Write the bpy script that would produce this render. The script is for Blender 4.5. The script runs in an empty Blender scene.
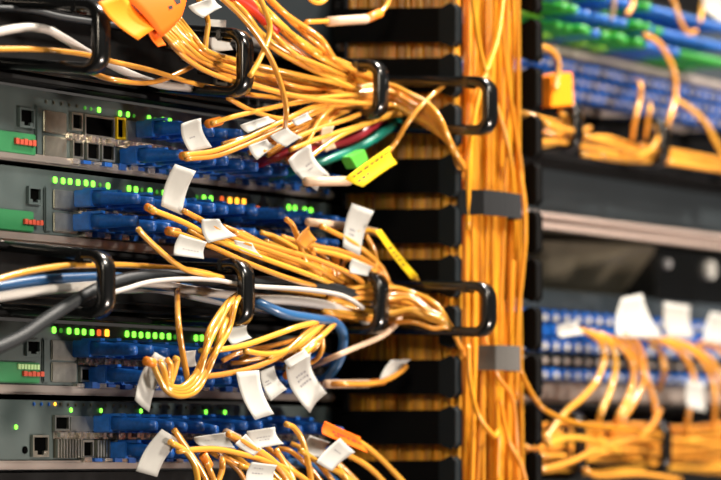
import bpy, bmesh, math, random
from mathutils import Vector
random.seed(7)
S = bpy.context.scene
COL = S.collection
# ------------------------------------------------------------------ camera frame
FPX = 3500.0; HOR = 450.0; CX = 360.5; TH = math.atan(2040 / FPX)
D = Vector((math.cos(TH), math.sin(TH), 0)); R = Vector((math.sin(TH), -math.cos(TH), 0)); UPV = Vector((0, 0, 1))
S0 = 77 / 0.04445
CAM = Vector((0, 0, 1.35)) - (FPX / S0) * (D + (0 - CX) / FPX * R)

def P(px, py, w=0.0):
    """point of the racks' plane pushed w mm towards the aisle"""
    r = D + (px - CX) / FPX * R + (HOR - py) / FPX * UPV
    t = (-w / 1000 - CAM.y) / r.y
    return CAM + t * r

def px_of(u, w):
    v = Vector((u, -w / 1000, CAM.z)) - CAM
    return CX + FPX * v.dot(R) / v.dot(D)

def PU(u, py, w):
    return P(px_of(u, w), py, w)

# ------------------------------------------------------------------ materials
MATS = {}
def mat(name, col, rough=.5, metal=0., coat=0., noise=0., nscale=60., vary=0., emit=None, estr=0., bump=0., spec=.5):
    m = bpy.data.materials.new(name); m.use_nodes = True
    nt = m.node_tree; b = nt.nodes['Principled BSDF']
    b.inputs['Roughness'].default_value = rough; b.inputs['Metallic'].default_value = metal
    b.inputs['Coat Weight'].default_value = coat; b.inputs['Coat Roughness'].default_value = .12
    b.inputs['Specular IOR Level'].default_value = spec
    c = (*col, 1)
    b.inputs['Base Color'].default_value = c
    last = None
    tc = nt.nodes.new('ShaderNodeTexCoord')
    nz = nt.nodes.new('ShaderNodeTexNoise'); nz.inputs['Scale'].default_value = nscale; nz.inputs['Detail'].default_value = 4
    nt.links.new(tc.outputs['Object'], nz.inputs['Vector'])
    if noise > 0:
        mx = nt.nodes.new('ShaderNodeMix'); mx.data_type = 'RGBA'; mx.blend_type = 'MULTIPLY'; mx.inputs[0].default_value = 1
        rp = nt.nodes.new('ShaderNodeMapRange'); rp.inputs[1].default_value = .3; rp.inputs[2].default_value = .7
        rp.inputs[3].default_value = 1 - noise; rp.inputs[4].default_value = 1 + noise * .4
        nt.links.new(nz.outputs['Fac'], rp.inputs[0])
        mx.inputs[6].default_value = c
        nt.links.new(rp.outputs[0], mx.inputs[7])
        last = mx.outputs[2]
    if vary > 0:
        oi = nt.nodes.new('ShaderNodeObjectInfo'); hs = nt.nodes.new('ShaderNodeHueSaturation')
        mr = nt.nodes.new('ShaderNodeMapRange'); mr.inputs[3].default_value = 1 - vary; mr.inputs[4].default_value = 1 + vary * .5
        nt.links.new(oi.outputs['Random'], mr.inputs[0]); nt.links.new(mr.outputs[0], hs.inputs['Value'])
        mh = nt.nodes.new('ShaderNodeMapRange'); mh.inputs[3].default_value = .488; mh.inputs[4].default_value = .508
        ml = nt.nodes.new('ShaderNodeMath'); ml.operation = 'FRACT'; m7 = nt.nodes.new('ShaderNodeMath'); m7.operation = 'MULTIPLY'; m7.inputs[1].default_value = 17.3
        nt.links.new(oi.outputs['Random'], m7.inputs[0]); nt.links.new(m7.outputs[0], ml.inputs[0]); nt.links.new(ml.outputs[0], mh.inputs[0])
        nt.links.new(mh.outputs[0], hs.inputs['Hue'])
        if last: nt.links.new(last, hs.inputs['Color'])
        else: hs.inputs['Color'].default_value = c
        last = hs.outputs['Color']
    if last: nt.links.new(last, b.inputs['Base Color'])
    if bump > 0:
        bp = nt.nodes.new('ShaderNodeBump'); bp.inputs['Strength'].default_value = bump; bp.inputs['Distance'].default_value = .0006
        nt.links.new(nz.outputs['Fac'], bp.inputs['Height']); nt.links.new(bp.outputs[0], b.inputs['Normal'])
    if emit:
        b.inputs['Emission Color'].default_value = (*emit, 1); b.inputs['Emission Strength'].default_value = estr
    MATS[name] = m
    return m
ORANGE = mat('yellow_fibre_jacket', (.76, .355, .045), .24, coat=.9, vary=.22)
BUNDLE = mat('orange_fibre_jacket', (.80, .355, .016), .34, coat=.25, vary=.4)
BLUE = mat('blue_plug_plastic', (.010, .12, .48), .35, noise=.25, nscale=300, coat=.2)
NAVY = mat('navy_panel_paint', (.004, .035, .15), .5)
BLUEB = mat('blue_boot_rubber', (.007, .085, .36), .4, noise=.3, nscale=400)
WHITE = mat('white_label_paper', (.40, .395, .375), .7, spec=.25, noise=.06, nscale=90)
INK = mat('label_ink', (.16, .15, .17), .6)
BLACK = mat('black_gloss_plastic', (.004, .0045, .005), .22, coat=.4)
FINGER = mat('black_matte_plastic', (.002, .002, .0022), .75, spec=.12)
PANELB = mat('black_powder_coat', (.004, .004, .0045), .7, spec=.12, noise=.2, nscale=200)
FACE = mat('grey_faceplate_paint', (.072, .098, .098), .42, metal=.35, noise=.12, nscale=45)
LIP = mat('brushed_steel_lip', (.50, .45, .42), .33, metal=.8, noise=.15, nscale=30)
STEEL = mat('nickel_cage', (.42, .42, .37), .3, metal=.9, noise=.2, nscale=160)
BRIGHT = mat('bright_spring_metal', (.80, .74, .66), .2, metal=.85, noise=.5, nscale=500)
DARKSTEEL = mat('dark_grille', (.10, .095, .07), .5, metal=.4)
HOLE = mat('port_cavity', (.002, .002, .002), .9, spec=0)
GREEN = mat('green_terminal_plastic', (.008, .15, .045), .5)
PALEGREEN = mat('pale_green_terminals', (.35, .55, .25), .5)
RED = mat('red_levers', (.42, .05, .02), .5)
LEDG = mat('led_green', (.1, .5, .05), .4, emit=(.22, 1, .06), estr=2.2)
LEDD = mat('led_green_dim', (.05, .2, .04), .4, emit=(.1, .6, .04), estr=.35)
LEDA = mat('led_amber', (.6, .3, .05), .4, emit=(1, .42, .03), estr=2.4)
LEDO = mat('led_red_orange', (.6, .15, .03), .4, emit=(1, .16, .03), estr=.9)
LEDX = mat('led_off', (.05, .05, .035), .4)
YTAG = mat('yellow_tag_vinyl', (.84, .56, .01), .6, spec=.2)
OTAG = mat('orange_tag_vinyl', (.86, .145, .003), .65, spec=.2)
OTAG2 = mat('light_orange_tag_vinyl', (.95, .26, .006), .65, spec=.2)
BINK = mat('black_tag_ink', (.015, .012, .01), .6)
RINK = mat('red_tag_ink', (.42, .02, .01), .5)
GTAG = mat('bright_green_clip', (.10, .55, .06), .4)
TEAL = mat('teal_jacket', (.0, .17, .13), .35, coat=.2)
CRIM = mat('dark_red_jacket', (.24, .008, .02), .35, coat=.2)
REDJ = mat('red_jacket', (.60, .03, .012), .35, coat=.2)
WJ = mat('white_jacket', (.52, .49, .46), .4, coat=.3)
GJ = mat('grey_jacket', (.008, .011, .014), .55, spec=.3)
LGJ = mat('light_grey_jacket', (.30, .30, .31), .35, coat=.2)
BJ = mat('blue_jacket', (.02, .10, .26), .35, coat=.25)
SLEEVE = mat('beige_sleeve', (.60, .42, .29), .45)
OEND = mat('orange_ferrule', (.82, .24, .02), .4)
STRAP = mat('charcoal_strap', (.014, .015, .017), .9, spec=.2, bump=.6, nscale=900)
GSTRAP = mat('grey_strap', (.085, .08, .075), .9, spec=.2, bump=.6, nscale=900)
LIME = mat('lime_plug_plastic', (.40, .82, .09), .4)
GREENP = mat('green_plug_plastic', (.02, .27, .03), .4)
BLUER = mat('bright_blue_plastic', (.008, .085, .36), .4)
SLATE = mat('slate_panel_paint', (.032, .042, .05), .5, noise=.15, nscale=12)
SHELF = mat('shelf_steel', (.74, .61, .55), .4, metal=.2)
BRONZE = mat('bronze_server_panel', (.12, .105, .075), .4, metal=.5, noise=.35, nscale=14)
PALEM = mat('pale_metal', (.50, .43, .39), .4, metal=.5, noise=.2, nscale=40)
WALLM = mat('dark_rack_interior', (.006, .006, .007), .8, noise=.2)
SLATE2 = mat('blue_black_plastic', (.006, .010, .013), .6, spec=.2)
ROOMM = mat('grey_room_paint', (.12, .118, .115), .7, noise=.08, nscale=3)
SCREW = mat('screw_steel', (.45, .42, .40), .3, metal=.9)

# ------------------------------------------------------------------ mesh helpers
class MB:
    def __init__(s): s.v = []; s.f = []
    def add(s, vs, fs):
        o = len(s.v); s.v += [Vector(q) for q in vs]; s.f += [tuple(i + o for i in q) for q in fs]; return s
    def hexa(s, c):
        return s.add(c, [(0, 3, 2, 1), (4, 5, 6, 7), (0, 1, 5, 4), (1, 2, 6, 5), (2, 3, 7, 6), (3, 0, 4, 7)])
    def box(s, u0, u1, w0, w1, z0, z1):
        y0, y1 = -w0 / 1000, -w1 / 1000
        return s.hexa([(u0, y1, z0), (u1, y1, z0), (u1, y0, z0), (u0, y0, z0), (u0, y1, z1), (u1, y1, z1), (u1, y0, z1), (u0, y0, z1)])
    def fbox(s, xl, yt, xr, yb, w0, w1):
        a = P(xl, yt); b = P(xl, yb); c = P(xr, yt)
        return s.box(a.x, c.x, w0, w1, b.z, a.z)
    def tube(s, pts, r, n=8, r1=None, seg=7):
        pts = [Vector(p) for p in pts]
        q = []
        if len(pts) > 2:
            e = [2 * pts[0] - pts[1]] + pts + [2 * pts[-1] - pts[-2]]
            for i in range(1, len(e) - 2):
                a, b, c, d = e[i - 1:i + 3]
                for k in range(seg):
                    t = k / seg
                    q.append(.5 * (2 * b + (c - a) * t + (2 * a - 5 * b + 4 * c - d) * t * t + (3 * b - a - 3 * c + d) * t ** 3))
            q.append(pts[-1])
        else: q = pts
        N = len(q); t0 = (q[1] - q[0]).normalized()
        up = Vector((0, 0, 1)) if abs(t0.z) < .9 else Vector((1, 0, 0))
        nrm = (up - t0 * up.dot(t0)).normalized()
        vs = []; fs = []
        for i in range(N):
            t = (q[min(i + 1, N - 1)] - q[max(i - 1, 0)]).normalized()
            nrm = (nrm - t * nrm.dot(t)).normalized(); bn = t.cross(nrm)
            rr = r if r1 is None else r + (r1 - r) * i / (N - 1)
            for k in range(n):
                a = 2 * math.pi * k / n
                vs.append(q[i] + rr * (math.cos(a) * nrm + math.sin(a) * bn))
        for i in range(N - 1):
            for k in range(n):
                a = i * n + k; b = i * n + (k + 1) % n
                fs.append((a, b, b + n, a + n))
        fs.append(tuple(range(n - 1, -1, -1))); fs.append(tuple((N - 1) * n + k for k in range(n)))
        return s.add(vs, fs)
    def sweep_rect(s, path, u, hu, ht):
        """strip of width 2*hu along U and thickness 2*ht, path = list of (w_mm, z)"""
        n = len(path); vs = []; fs = []
        prof = [(-1, -.6), (-.8, -1), (.8, -1), (1, -.6), (1, .6), (.8, 1), (-.8, 1), (-1, .6)]
        for i, (w, z) in enumerate(path):
            a = path[max(i - 1, 0)]; b = path[min(i + 1, n - 1)]
            tx, tz = (b[0] - a[0]) / 1000, b[1] - a[1]; L = math.hypot(tx, tz)
            nx, nz = -tz / L, tx / L
            for (pu, pt) in prof:
                vs.append((u + pu * hu, -(w / 1000 + nx * pt * ht), z + nz * pt * ht))
        m = len(prof)
        for i in range(n - 1):
            for k in range(m):
                a = i * m + k; b = i * m + (k + 1) % m
                fs.append((a, b, b + m, a + m))
        fs.append(tuple(range(m))); fs.append(tuple((n - 1) * m + k for k in range(m - 1, -1, -1)))
        return s.add(vs, fs)
    def disc_rod(s, c, d, r, h, n=12):
        c = Vector(c); return s.tube([c, c + Vector(d) * h], r, n)

def mk(name, mb, m, parent=None, smooth=False, bevel=0.):
    if parent is not None: org = PLOC[parent.name]
    else:
        xs = [v.x for v in mb.v]; ys = [v.y for v in mb.v]; zs = [v.z for v in mb.v]
        org = Vector(((min(xs) + max(xs)) / 2, (min(ys) + max(ys)) / 2, min(zs)))
    me = bpy.data.meshes.new(name)
    me.from_pydata([v - org for v in mb.v], [], mb.f)
    bm = bmesh.new(); bm.from_mesh(me)
    if bevel: bmesh.ops.bevel(bm, geom=bm.edges[:], offset=bevel, segments=2, affect='EDGES', clamp_overlap=True)
    bmesh.ops.recalc_face_normals(bm, faces=bm.faces[:])
    bm.to_mesh(me); bm.free()
    if smooth:
        for p in me.polygons: p.use_smooth = True
    me.materials.append(m)
    o = bpy.data.objects.new(name, me); COL.objects.link(o)
    if parent is None:
        o.location = org; PLOC[o.name] = org
    else:
        top = parent
        o.parent = parent
        if parent.type == 'MESH' or parent.parent: pass
        PLOC[o.name] = org
    return o
PLOC = {}
def thing(name, label, cat, loc, group=None):
    o = bpy.data.objects.new(name, None); COL.objects.link(o); o.empty_display_size = .01
    o.location = loc; PLOC[o.name] = Vector(loc)
    return tag(o, label, cat, group)
def tag(o, label, cat, group=None, kind=None):
    o['label'] = label; o['category'] = cat
    if group: o['group'] = group
    if kind: o['kind'] = kind
    return o

def flag_mb(c, w, bend=0., nu=6, nv=8, th=.25):
    """label paper; c = 4 picture corners (top-left, top-right, bottom-right, bottom-left), w = mm or 4 values"""
    ws = w if isinstance(w, (list, tuple)) else [w] * 4
    q = [P(c[i][0], c[i][1], ws[i]) for i in range(4)]
    nrm = (q[1] - q[0]).cross(q[3] - q[0]).normalized()
    vs = []; fs = []
    for side in (0, 1):
        for j in range(nv + 1):
            for i in range(nu + 1):
                a = i / nu; b = j / nv
                p = (q[0] * (1 - a) + q[1] * a) * (1 - b) + (q[3] * (1 - a) + q[2] * a) * b
                k = bend / 1000 * (math.sin(b * math.pi) + .35 * math.sin(a * math.pi))
                vs.append(p + nrm * (k + (side - .5) * th / 1000))
    n1 = (nu + 1) * (nv + 1)
    for j in range(nv):
        for i in range(nu):
            a = j * (nu + 1) + i
            fs.append((a, a + 1, a + nu + 2, a + nu + 1)); fs.append((n1 + a, n1 + a + nu + 1, n1 + a + nu + 2, n1 + a + 1))
    ring = [i for i in range(nu + 1)] + [j * (nu + 1) + nu for j in range(1, nv + 1)] + [nv * (nu + 1) + i for i in range(nu - 1, -1, -1)] + [j * (nu + 1) for j in range(nv - 1, 0, -1)]
    for k in range(len(ring)):
        a = ring[k]; b = ring[(k + 1) % len(ring)]
        fs.append((a, n1 + a, n1 + b, b))
    mb = MB(); mb.add(vs, fs)
    return mb, q, nrm

def ink_mb(q, nrm, bend, rows, sz=1.):
    """faint printed strokes lying on a label, rows = (b, a0, a1, vertical)"""
    mb = MB(); rnd = random.Random(int(abs(q[0].x) * 1e5))
    def pt(a, b, off):
        p = (q[0] * (1 - a) + q[1] * a) * (1 - b) + (q[3] * (1 - a) + q[2] * a) * b
        k = bend / 1000 * (math.sin(b * math.pi) + .35 * math.sin(a * math.pi))
        return p + nrm * (k + off)
    for off in (.0003, -.0003):
        for (b, a0, a1) in rows:
            a = a0
            while a < a1:
                wd = (.035 + rnd.random() * .05) * sz
                hb = (.035 + .015 * rnd.random()) * sz * sz
                mb.add([pt(a, b, off), pt(a + wd, b + .005, off), pt(a + wd, b + hb, off), pt(a, b + hb, off)], [(0, 1, 2, 3)])
                a += wd + .04
    return mb

# ------------------------------------------------------------------ setting
def slab(name, x0, x1, y0, y1, z0, z1, m):
    o = mk(name, MB().box(x0, x1, -y1 * 1000, -y0 * 1000, z0, z1), m); o['kind'] = 'structure'
slab('wall_back', -2.6, 3.6, .45, .5, 0, 2.7, WALLM)
slab('wall_left', -2.65, -2.6, -3.5, .5, 0, 2.7, ROOMM); slab('wall_right', 3.6, 3.65, -3.5, .5, 0, 2.7, ROOMM)
slab('wall_front', -2.6, 3.6, -3.55, -3.5, 0, 2.7, ROOMM)
slab('floor', -2.6, 3.6, -3.5, .5, -.05, 0, ROOMM); slab('ceiling', -2.6, 3.6, -3.5, .5, 2.7, 2.75, ROOMM)

# ------------------------------------------------------------------ left rack: switches
XE = 331            # picture column where the face plates end
U_R = P(XE, 450).x; U_L = P(-70, 450).x
def y0z(y0): return P(0, y0).z
PITCH = P(90, 450).x - P(74, 450).x
def port_u(i): return P(74, 450).x + i * PITCH
def row_z(y): return P(74, y).z

def socket(parent, xl, yt, xr, yb, m=STEEL, name='port', rj=False, wide=False):
    a = P(xl, yt); b = P(xl, yb); c = P(xr, yt)
    u0, u1, z0, z1 = a.x, c.x, b.z, a.z
    t = .0013
    mb = MB()
    mb.box(u0, u1, -2, 2.2, z1 - t, z1).box(u0, u1, -2, 2.2, z0, z0 + t).box(u0, u0 + t, -2, 2.2, z0 + t, z1 - t).box(u1 - t, u1, -2, 2.2, z0 + t, z1 - t)
    f = mk(name, mb, m, parent)
    h = MB().box(u0 + t, u1 - t, -1, .6, z0 + t, z1 - t)
    mk('opening', h, HOLE, f)
    if rj:
        k = MB(); du = (u1 - u0)
        k.box(u0 + t, u0 + du * .3, -1, 2, z0 + t, z0 + (z1 - z0) * .28).box(u1 - du * .3, u1 - t, -1, 2, z0 + t, z0 + (z1 - z0) * .28)
        mk('keyway', k, m, f)
    return f

def led(parent, x, y, m, s=1.0):
    c = P(x, y); h = .0015 * s
    mb = MB().box(c.x - h * 1.15, c.x + h * 1.15, .2, 1.3, c.z - h * 1.1, c.z + h * 1.1)
    mk('status_light', mb, m, parent, bevel=.0005)

def switch(label, yt, yb, face_mat=FACE):
    zt, zb = y0z(yt) - .0008, y0z(yb) + .0008
    t = thing('network_switch', label, 'network switch', ((U_L + U_R) / 2, 0, zb), 'grey rack switches in the left rack')
    h = zt - zb
    mk('chassis', MB().box(U_L, U_R, -220, -1.5, zb, zt), PANELB, t)
    mk('faceplate', MB().box(U_L, U_R, -1.5, .3, zb + h * .13, zt), face_mat, t, bevel=.0004)
    mk('lower_lip', MB().box(U_L, U_R, -1.5, 3.5, zb, zb + h * .125), LIP, t, bevel=.0012)
    e = mk('mounting_ear', MB().box(U_R, U_R + .018, -1.5, .8, zb + .001, zt - .001), PANELB, t)
    s = MB()
    for k in (.25, .75): s.disc_rod((U_R + .009, -.0008, zb + h * k), (0, -1, 0), .0032, .0022)
    mk('screw', s, SCREW, e, smooth=False)
    return t, zb, zt

def dotted_strip(t, x0, x1, y, n, m=BRIGHT):
    a = P(x0, y); b = P(x1, y + (HOR - y) * (x1 - x0) / (2400 - x0))
    mb = MB(); mb.box(a.x, b.x, -1, 1.2, a.z - .0022, a.z + .0022)
    for i in range(n):
        u = a.x + (b.x - a.x) * (i + .5) / n
        mb.box(u - .0016, u + .0016, 1.2, 3 + 2 * (i % 3 == 0), a.z - .0012 - .0012 * (i % 2), a.z + .0016)
    mk('cage_spring_strip', mb, m, t)

def latch_strip(t, x0, x1, y, n):
    a = P(x0, y); b = P(x1, y + (HOR - y) * (x1 - x0) / (2400 - x0)); rnd = random.Random(n)
    for nm, mm, k0 in (('latch_row', BRIGHT, 0), ('colour_latch_row', BLUEB, 1)):
        mb = MB()
        for i in range(k0, n, 2):
            u = a.x + (b.x - a.x) * (i + .5) / n; h = .0009 + rnd.random() * .0012
            mb.box(u - .0042, u + .0036, .3, 3 + 5 * rnd.random(), a.z - h, a.z + h)
        mk(nm, mb, mm, t)
def led_marks(t, x0, x1, y, n, m=LEDX):
    for i in range(n):
        x = x0 + (x1 - x0) * i / (n - 1)
        led(t, x, y + (HOR - y) * (x - x0) / (2400 - x0), m, .7)

# switch hidden mostly behind the upper cable bundle
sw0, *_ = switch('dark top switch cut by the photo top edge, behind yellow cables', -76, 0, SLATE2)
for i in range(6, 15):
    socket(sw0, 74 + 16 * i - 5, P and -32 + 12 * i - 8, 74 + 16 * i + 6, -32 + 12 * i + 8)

# switch 1
sw1, z0, z1 = switch('grey switch directly below the upper black ring manager, with five empty ports at left', 83, 161)
socket(sw1, 17, 107, 32, 127, FACE, 'management_port', rj=True)
for (x, y) in [(98, 110), (119, 113.5), (127, 114.5), (148, 118), (162, 120), (169, 121)]: led(sw1, x, y, LEDG)
for (x, y) in [(133, 116), (154, 119), (84, 108), (90, 109)]: led(sw1, x, y, LEDD, .7)
led_marks(sw1, 45, 76, 101.5, 5)
def terminal(t, x0, yt, x1, yb, redbox, pale=None):
    g = mk('terminal_block', MB().fbox(x0, yt, x1, yb, 0, 3), GREEN, t, bevel=.0006)
    a = P(redbox[0], redbox[1]); b = P(redbox[0], redbox[3]); c = P(redbox[2], redbox[1])
    mb = MB()
    n = 5
    for i in range(n):
        u0 = a.x + (c.x - a.x) * i / n; mb.box(u0, u0 + (c.x - a.x) / n * .8, 2.5, 4.5, b.z, a.z - (a.z - b.z) * .15 * (i % 2))
    mk('lever_row', mb, RED, g)
    if pale: 
        mb = MB(); a = P(pale[0], pale[1]); b = P(pale[0], pale[3]); c = P(pale[2], pale[1])
        for i in range(7):
            u0 = a.x + (c.x - a.x) * i / 7; mb.box(u0, u0 + (c.x - a.x) / 7 * .75, 2.5, 4, b.z, a.z)
        mk('clamp_row', mb, PALEGREEN, g)
terminal(sw1, -20, 128, 32, 150, (10, 138, 31, 144))
mk('divider', MB().fbox(34, 105, 40, 155, 0, 1.8), FACE, sw1, bevel=.0008)
def blank(t, xl, yt, xr, yb, name='metal_blank'):
    f = mk(name, MB().fbox(xl, yt, xr, yb, 0, 1.6), STEEL, t, bevel=.0007)
blank(sw1, 42, 110, 65, 132, 'transceiver_cage'); blank(sw1, 42, 135, 65, 156, 'transceiver_cage')
socket(sw1, 69, 112, 80, 130); socket(sw1, 82, 114, 112, 136); socket(sw1, 114, 117, 123, 139, YTAG)
blank(sw1, 125, 120, 140, 142)
socket(sw1, 70, 140, 81, 158); socket(sw1, 84, 141, 97, 160); socket(sw1, 99, 143, 112, 161)
dotted_strip(sw1, 64, 322, 136, 44)
latch_strip(sw1, 66, 322, 161, 30)
# switch 2
sw2, *_ = switch('grey switch with its long row of green and amber lights, above the middle ring manager', 163, 242)
socket(sw2, 26, 186, 39, 204, FACE, 'management_port', rj=True)
for (x, y) in [(54, 180), (62, 181), (69, 181.5), (77, 182.5), (85, 183), (92, 184), (107, 186), (128, 188.5), (135, 189.5), (149, 191), (163, 193), (203, 198), (210, 198.7), (288, 207.5), (294, 208.3), (304, 210), (310, 210.7)]: led(sw2, x, y, LEDG, 1.15)
for (x, y) in [(99, 185), (141, 190), (156, 192), (196, 197)]: led(sw2, x, y, LEDD, .8)
for (x, y) in [(229, 200.5), (236, 201), (243, 202)]: led(sw2, x, y, LEDA, 1.25)
for (x, y) in [(221, 199), (257, 209)]: led(sw2, x, y, LEDO, 1.1)
led_marks(sw2, 252, 282, 203, 5)
terminal(sw2, -20, 207, 30, 228, (19, 219, 38, 224))
mk('divider', MB().fbox(43, 186, 50, 232, 0, 1.8), FACE, sw2, bevel=.0008)
blank(sw2, 52, 189, 76, 209, 'transceiver_cage'); blank(sw2, 52, 212, 76, 232, 'transceiver_cage')
dotted_strip(sw2, 78, 322, 212, 42)
latch_strip(sw2, 78, 322, 234, 29)
# switch 3
sw3, *_ = switch('grey switch with green and orange lights, directly below the middle ring manager', 319, 395)
socket(sw3, 24, 339, 38, 356, FACE, 'management_port', rj=True)
for (x, y) in [(53, 330), (68, 331), (76, 331.5), (83, 332), (91, 332.5), (126, 334), (133, 334.5), (140, 335), (147, 335.3), (154, 335.6), (161, 336), (168, 336.4), (195, 338), (201, 338)]: led(sw3, x, y, LEDG, 1.15)
for (x, y) in [(60, 330.5), (174, 337), (214, 338.5), (222, 339)]: led(sw3, x, y, LEDD, .9)
for (x, y) in [(106, 333), (207, 338.3)]: led(sw3, x, y, LEDA, 1.3)
led(sw3, 98, 332.7, LEDO, 1.2)
terminal(sw3, -20, 361, 36, 382, (18, 371, 39, 376), (13, 364, 35, 369))
mk('divider', MB().fbox(41, 338, 48, 383, 0, 1.8), FACE, sw3, bevel=.0008)
blank(sw3, 50, 340, 75, 360, 'transceiver_cage'); blank(sw3, 50, 362, 75, 382, 'transceiver_cage')
socket(sw3, 78, 367, 89, 382)
dotted_strip(sw3, 77, 322, 361, 42)
latch_strip(sw3, 72, 322, 385, 31)
# switch 4
sw4, *_ = switch('light grey lowest switch with mostly unlit lights and ribbed blank ports', 398, 471)
socket(sw4, 30, 435, 46, 457, STEEL, 'management_port', rj=True)
for (x, y) in [(70, 410), (100, 410.5), (140, 411), (205, 412), (224, 412.3), (15, 427)]: led(sw4, x, y, LEDG, .85)
led_marks(sw4, 60, 120, 404.5, 9); led_marks(sw4, 125, 220, 406.5, 12); led(sw4, 54, 404, LEDA, .7)
led_marks(sw4, 33, 48, 404, 3, BLUEB)
socket(sw4, 52, 415, 67, 431); blank(sw4, 68, 416, 92, 432)
def grille(t, xl, yt, xr, yb, n):
    g = mk('vent_grille', MB().fbox(xl, yt, xr, yb, 0, 1), DARKSTEEL, t)
    a = P(xl, yt); b = P(xl, yb); c = P(xr, yt); mb = MB()
    for i in range(n):
        u = a.x + (c.x - a.x) * (i + .5) / n; mb.box(u - .0008, u + .0008, 1, 3, b.z, a.z)
    mk('rib', mb, STEEL, g)
grille(sw4, 53, 439, 79, 458, 9); socket(sw4, 80, 440, 91, 458); grille(sw4, 93, 440, 107, 458, 5)
dotted_strip(sw4, 52, 322, 435, 46)
latch_strip(sw4, 78, 322, 460, 30)
hole = P(24, 450); mk('reset_hole', MB().disc_rod((hole.x, 0, hole.z), (0, -1, 0), .0022, .0012), HOLE, sw4)
for i in (0,):
    socket(sw2, 216, 213, 232, 226)

# ------------------------------------------------------------------ ring managers
def ring(parent, xt, yt, yb, st, sb, depth=75, hu=.0062, ht=.0032):
    tip = P(xt, yt, depth); u = tip.x
    zt = tip.z; zb = P(xt, yb, depth).z
    xb = px_of(u, 0)
    zt0 = P(xb, yt - st * (xt - xb), 0).z; zb0 = P(xb, yb - sb * (xt - xb), 0).z
    r = 8.5; path = []
    n = 8
    for i in range(n): path.append((depth * 0 + (depth - r) * i / n, zt0 + (zt - zt0) * i / n))
    for k in range(7):
        a = k / 6 * math.pi / 2; path.append((depth - r + r * math.sin(a), zt - (r - r * math.cos(a)) / 1000))
    for k in range(7):
        a = k / 6 * math.pi / 2; path.append((depth - r + r * math.cos(a), zb + (r - r * math.sin(a)) / 1000))
    for i in range(1, n + 1): path.append(((depth - r) * (1 - i / n), zb + (zb0 - zb) * i / n))
    o = mk('cable_ring', MB().sweep_rect(path, u, hu, ht), BLACK, parent, smooth=True)
    k = MB().box(u - hu * 1.05, u + hu * 1.05, depth - r - 9, depth - r - 4, zt - .0042, zt + .0034)
    mk('split_clip', k, BLACK, o, bevel=.001)
FU_ = P(455, 450, 92).x
def ring_manager(label, yt, yb, rings):
    zt, zb = y0z(yt) - .0008, y0z(yb) + .0008
    t = thing('cable_manager', label, 'cable manager', ((U_L + U_R) / 2, 0, zb), 'black ring cable managers of the left rack')
    mb = MB().box(U_L, U_R + .018, -3, 0, zb, zt)
    mk('panel', mb, PANELB, t)
    h = zt - zb
    mk('flange', MB().box(U_L, U_R, 0, 12, zt - .003, zt).box(U_L, U_R, 0, 12, zb, zb + .003), PANELB, t, bevel=.0008)
    mk('rib', MB().box(U_L, U_R, 0, 3, zb + h * .16, zb + h * .2).box(U_L, U_R, 0, 3, zb + h * .28, zb + h * .31), BLACK, t)
    mk('arm', MB().box(U_R, FU_ - .004, -3, 0, zb + .002, zb + .010).box(U_R, FU_ - .004, -3, 0, zt - .010, zt - .002), PANELB, t)
    for a in rings: ring(t, *a)
ring_manager('upper black cable manager with big rings across the top left', 3, 82,
    [(101, 5, 68, .03, .05), (245, 33, 92, .06, .066), (381, 64, 114, .04, .06), (490, 81, 130, .0, .02, 127)])
ring_manager('middle black cable manager with rings holding grey, blue and white cables', 243, 318,
    [(106, 255, 313, .09, .04), (246, 264, 322, .03, .03), (381, 276, 330, .02, .05), (489, 286, 332, .01, .03, 127)])

# rack post between the left rack and the vertical manager
post = MB().box(U_R + .0181, U_R + .030, -60, -2, 0, 2.1)
tag(mk('rack_post', post, PANELB), 'black upright rack post beside the left switches', 'rack post')

# ------------------------------------------------------------------ vertical manager with fingers
FU = P(455, 450, 92).x; FU2 = P(536, 450, 92).x
vm = thing('vertical_cable_manager', 'tall black vertical cable manager with finger walls around the orange bundle', 'cable manager', ((FU + FU2) / 2, 0, 1.2))
mk('back_channel', MB().box(FU - .004, FU2 + .004, -12, -8, 0, 2.1), PANELB, vm)
def finger(u, yc, side, slim=False):
    xt = px_of(u, 92); xb = px_of(u, 0)
    th = .0022
    hb = 17.3 / FPX * (P(xt, 450, 92) - CAM).dot(D)
    zt_tip = P(xt, yc, 92).z; zt_base = P(xb, yc + (0 if side == 0 else 0), 0).z
    mb = MB()
    y0, y1, y2 = .008, -.083, -.094
    hs = hb * (.2 if slim else 1)
    a = zt_base; b = zt_base + (zt_tip - zt_base) * .9; c = zt_tip
    mb.hexa([(u - th, y1, b - hs), (u + th, y1, b - hs), (u + th, y0, a - hs), (u - th, y0, a - hs), (u - th, y1, b + hs), (u + th, y1, b + hs), (u + th, y0, a + hs), (u - th, y0, a + hs)])
    f = mk('finger', mb, FINGER, vm)
    hb2 = hb * 1.2; t = .0045
    mb = MB()
    prof = [(-hb2, .0), (-hb2 * .8, .004), (hb2 * .8, .004), (hb2, 0)]
    vs = []
    for uu in (u - t, u + t):
        vs += [(uu, y1, c - hb2 * .75), (uu, y2 + .003, c - hb2), (uu, y2, c - hb2 * .8), (uu, y2, c + hb2 * .8), (uu, y2 + .003, c + hb2), (uu, y1, c + hb2 * .75)]
    fs = [(0, 1, 2, 3, 4, 5), (11, 10, 9, 8, 7, 6)] + [(i, (i + 1) % 6, (i + 1) % 6 + 6, i + 6) for i in range(6)]
    mb.add(vs, fs)
    mk('finger_tip', mb, FINGER if side else SLATE2, f, bevel=.0008)
for k in range(-1, 11):
    finger(FU, 25 + 50.3 * k, 0, k in (2, 6))
for k in range(-1, 11):
    finger(FU2, -7.5 + 48 * k, 1)

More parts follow.
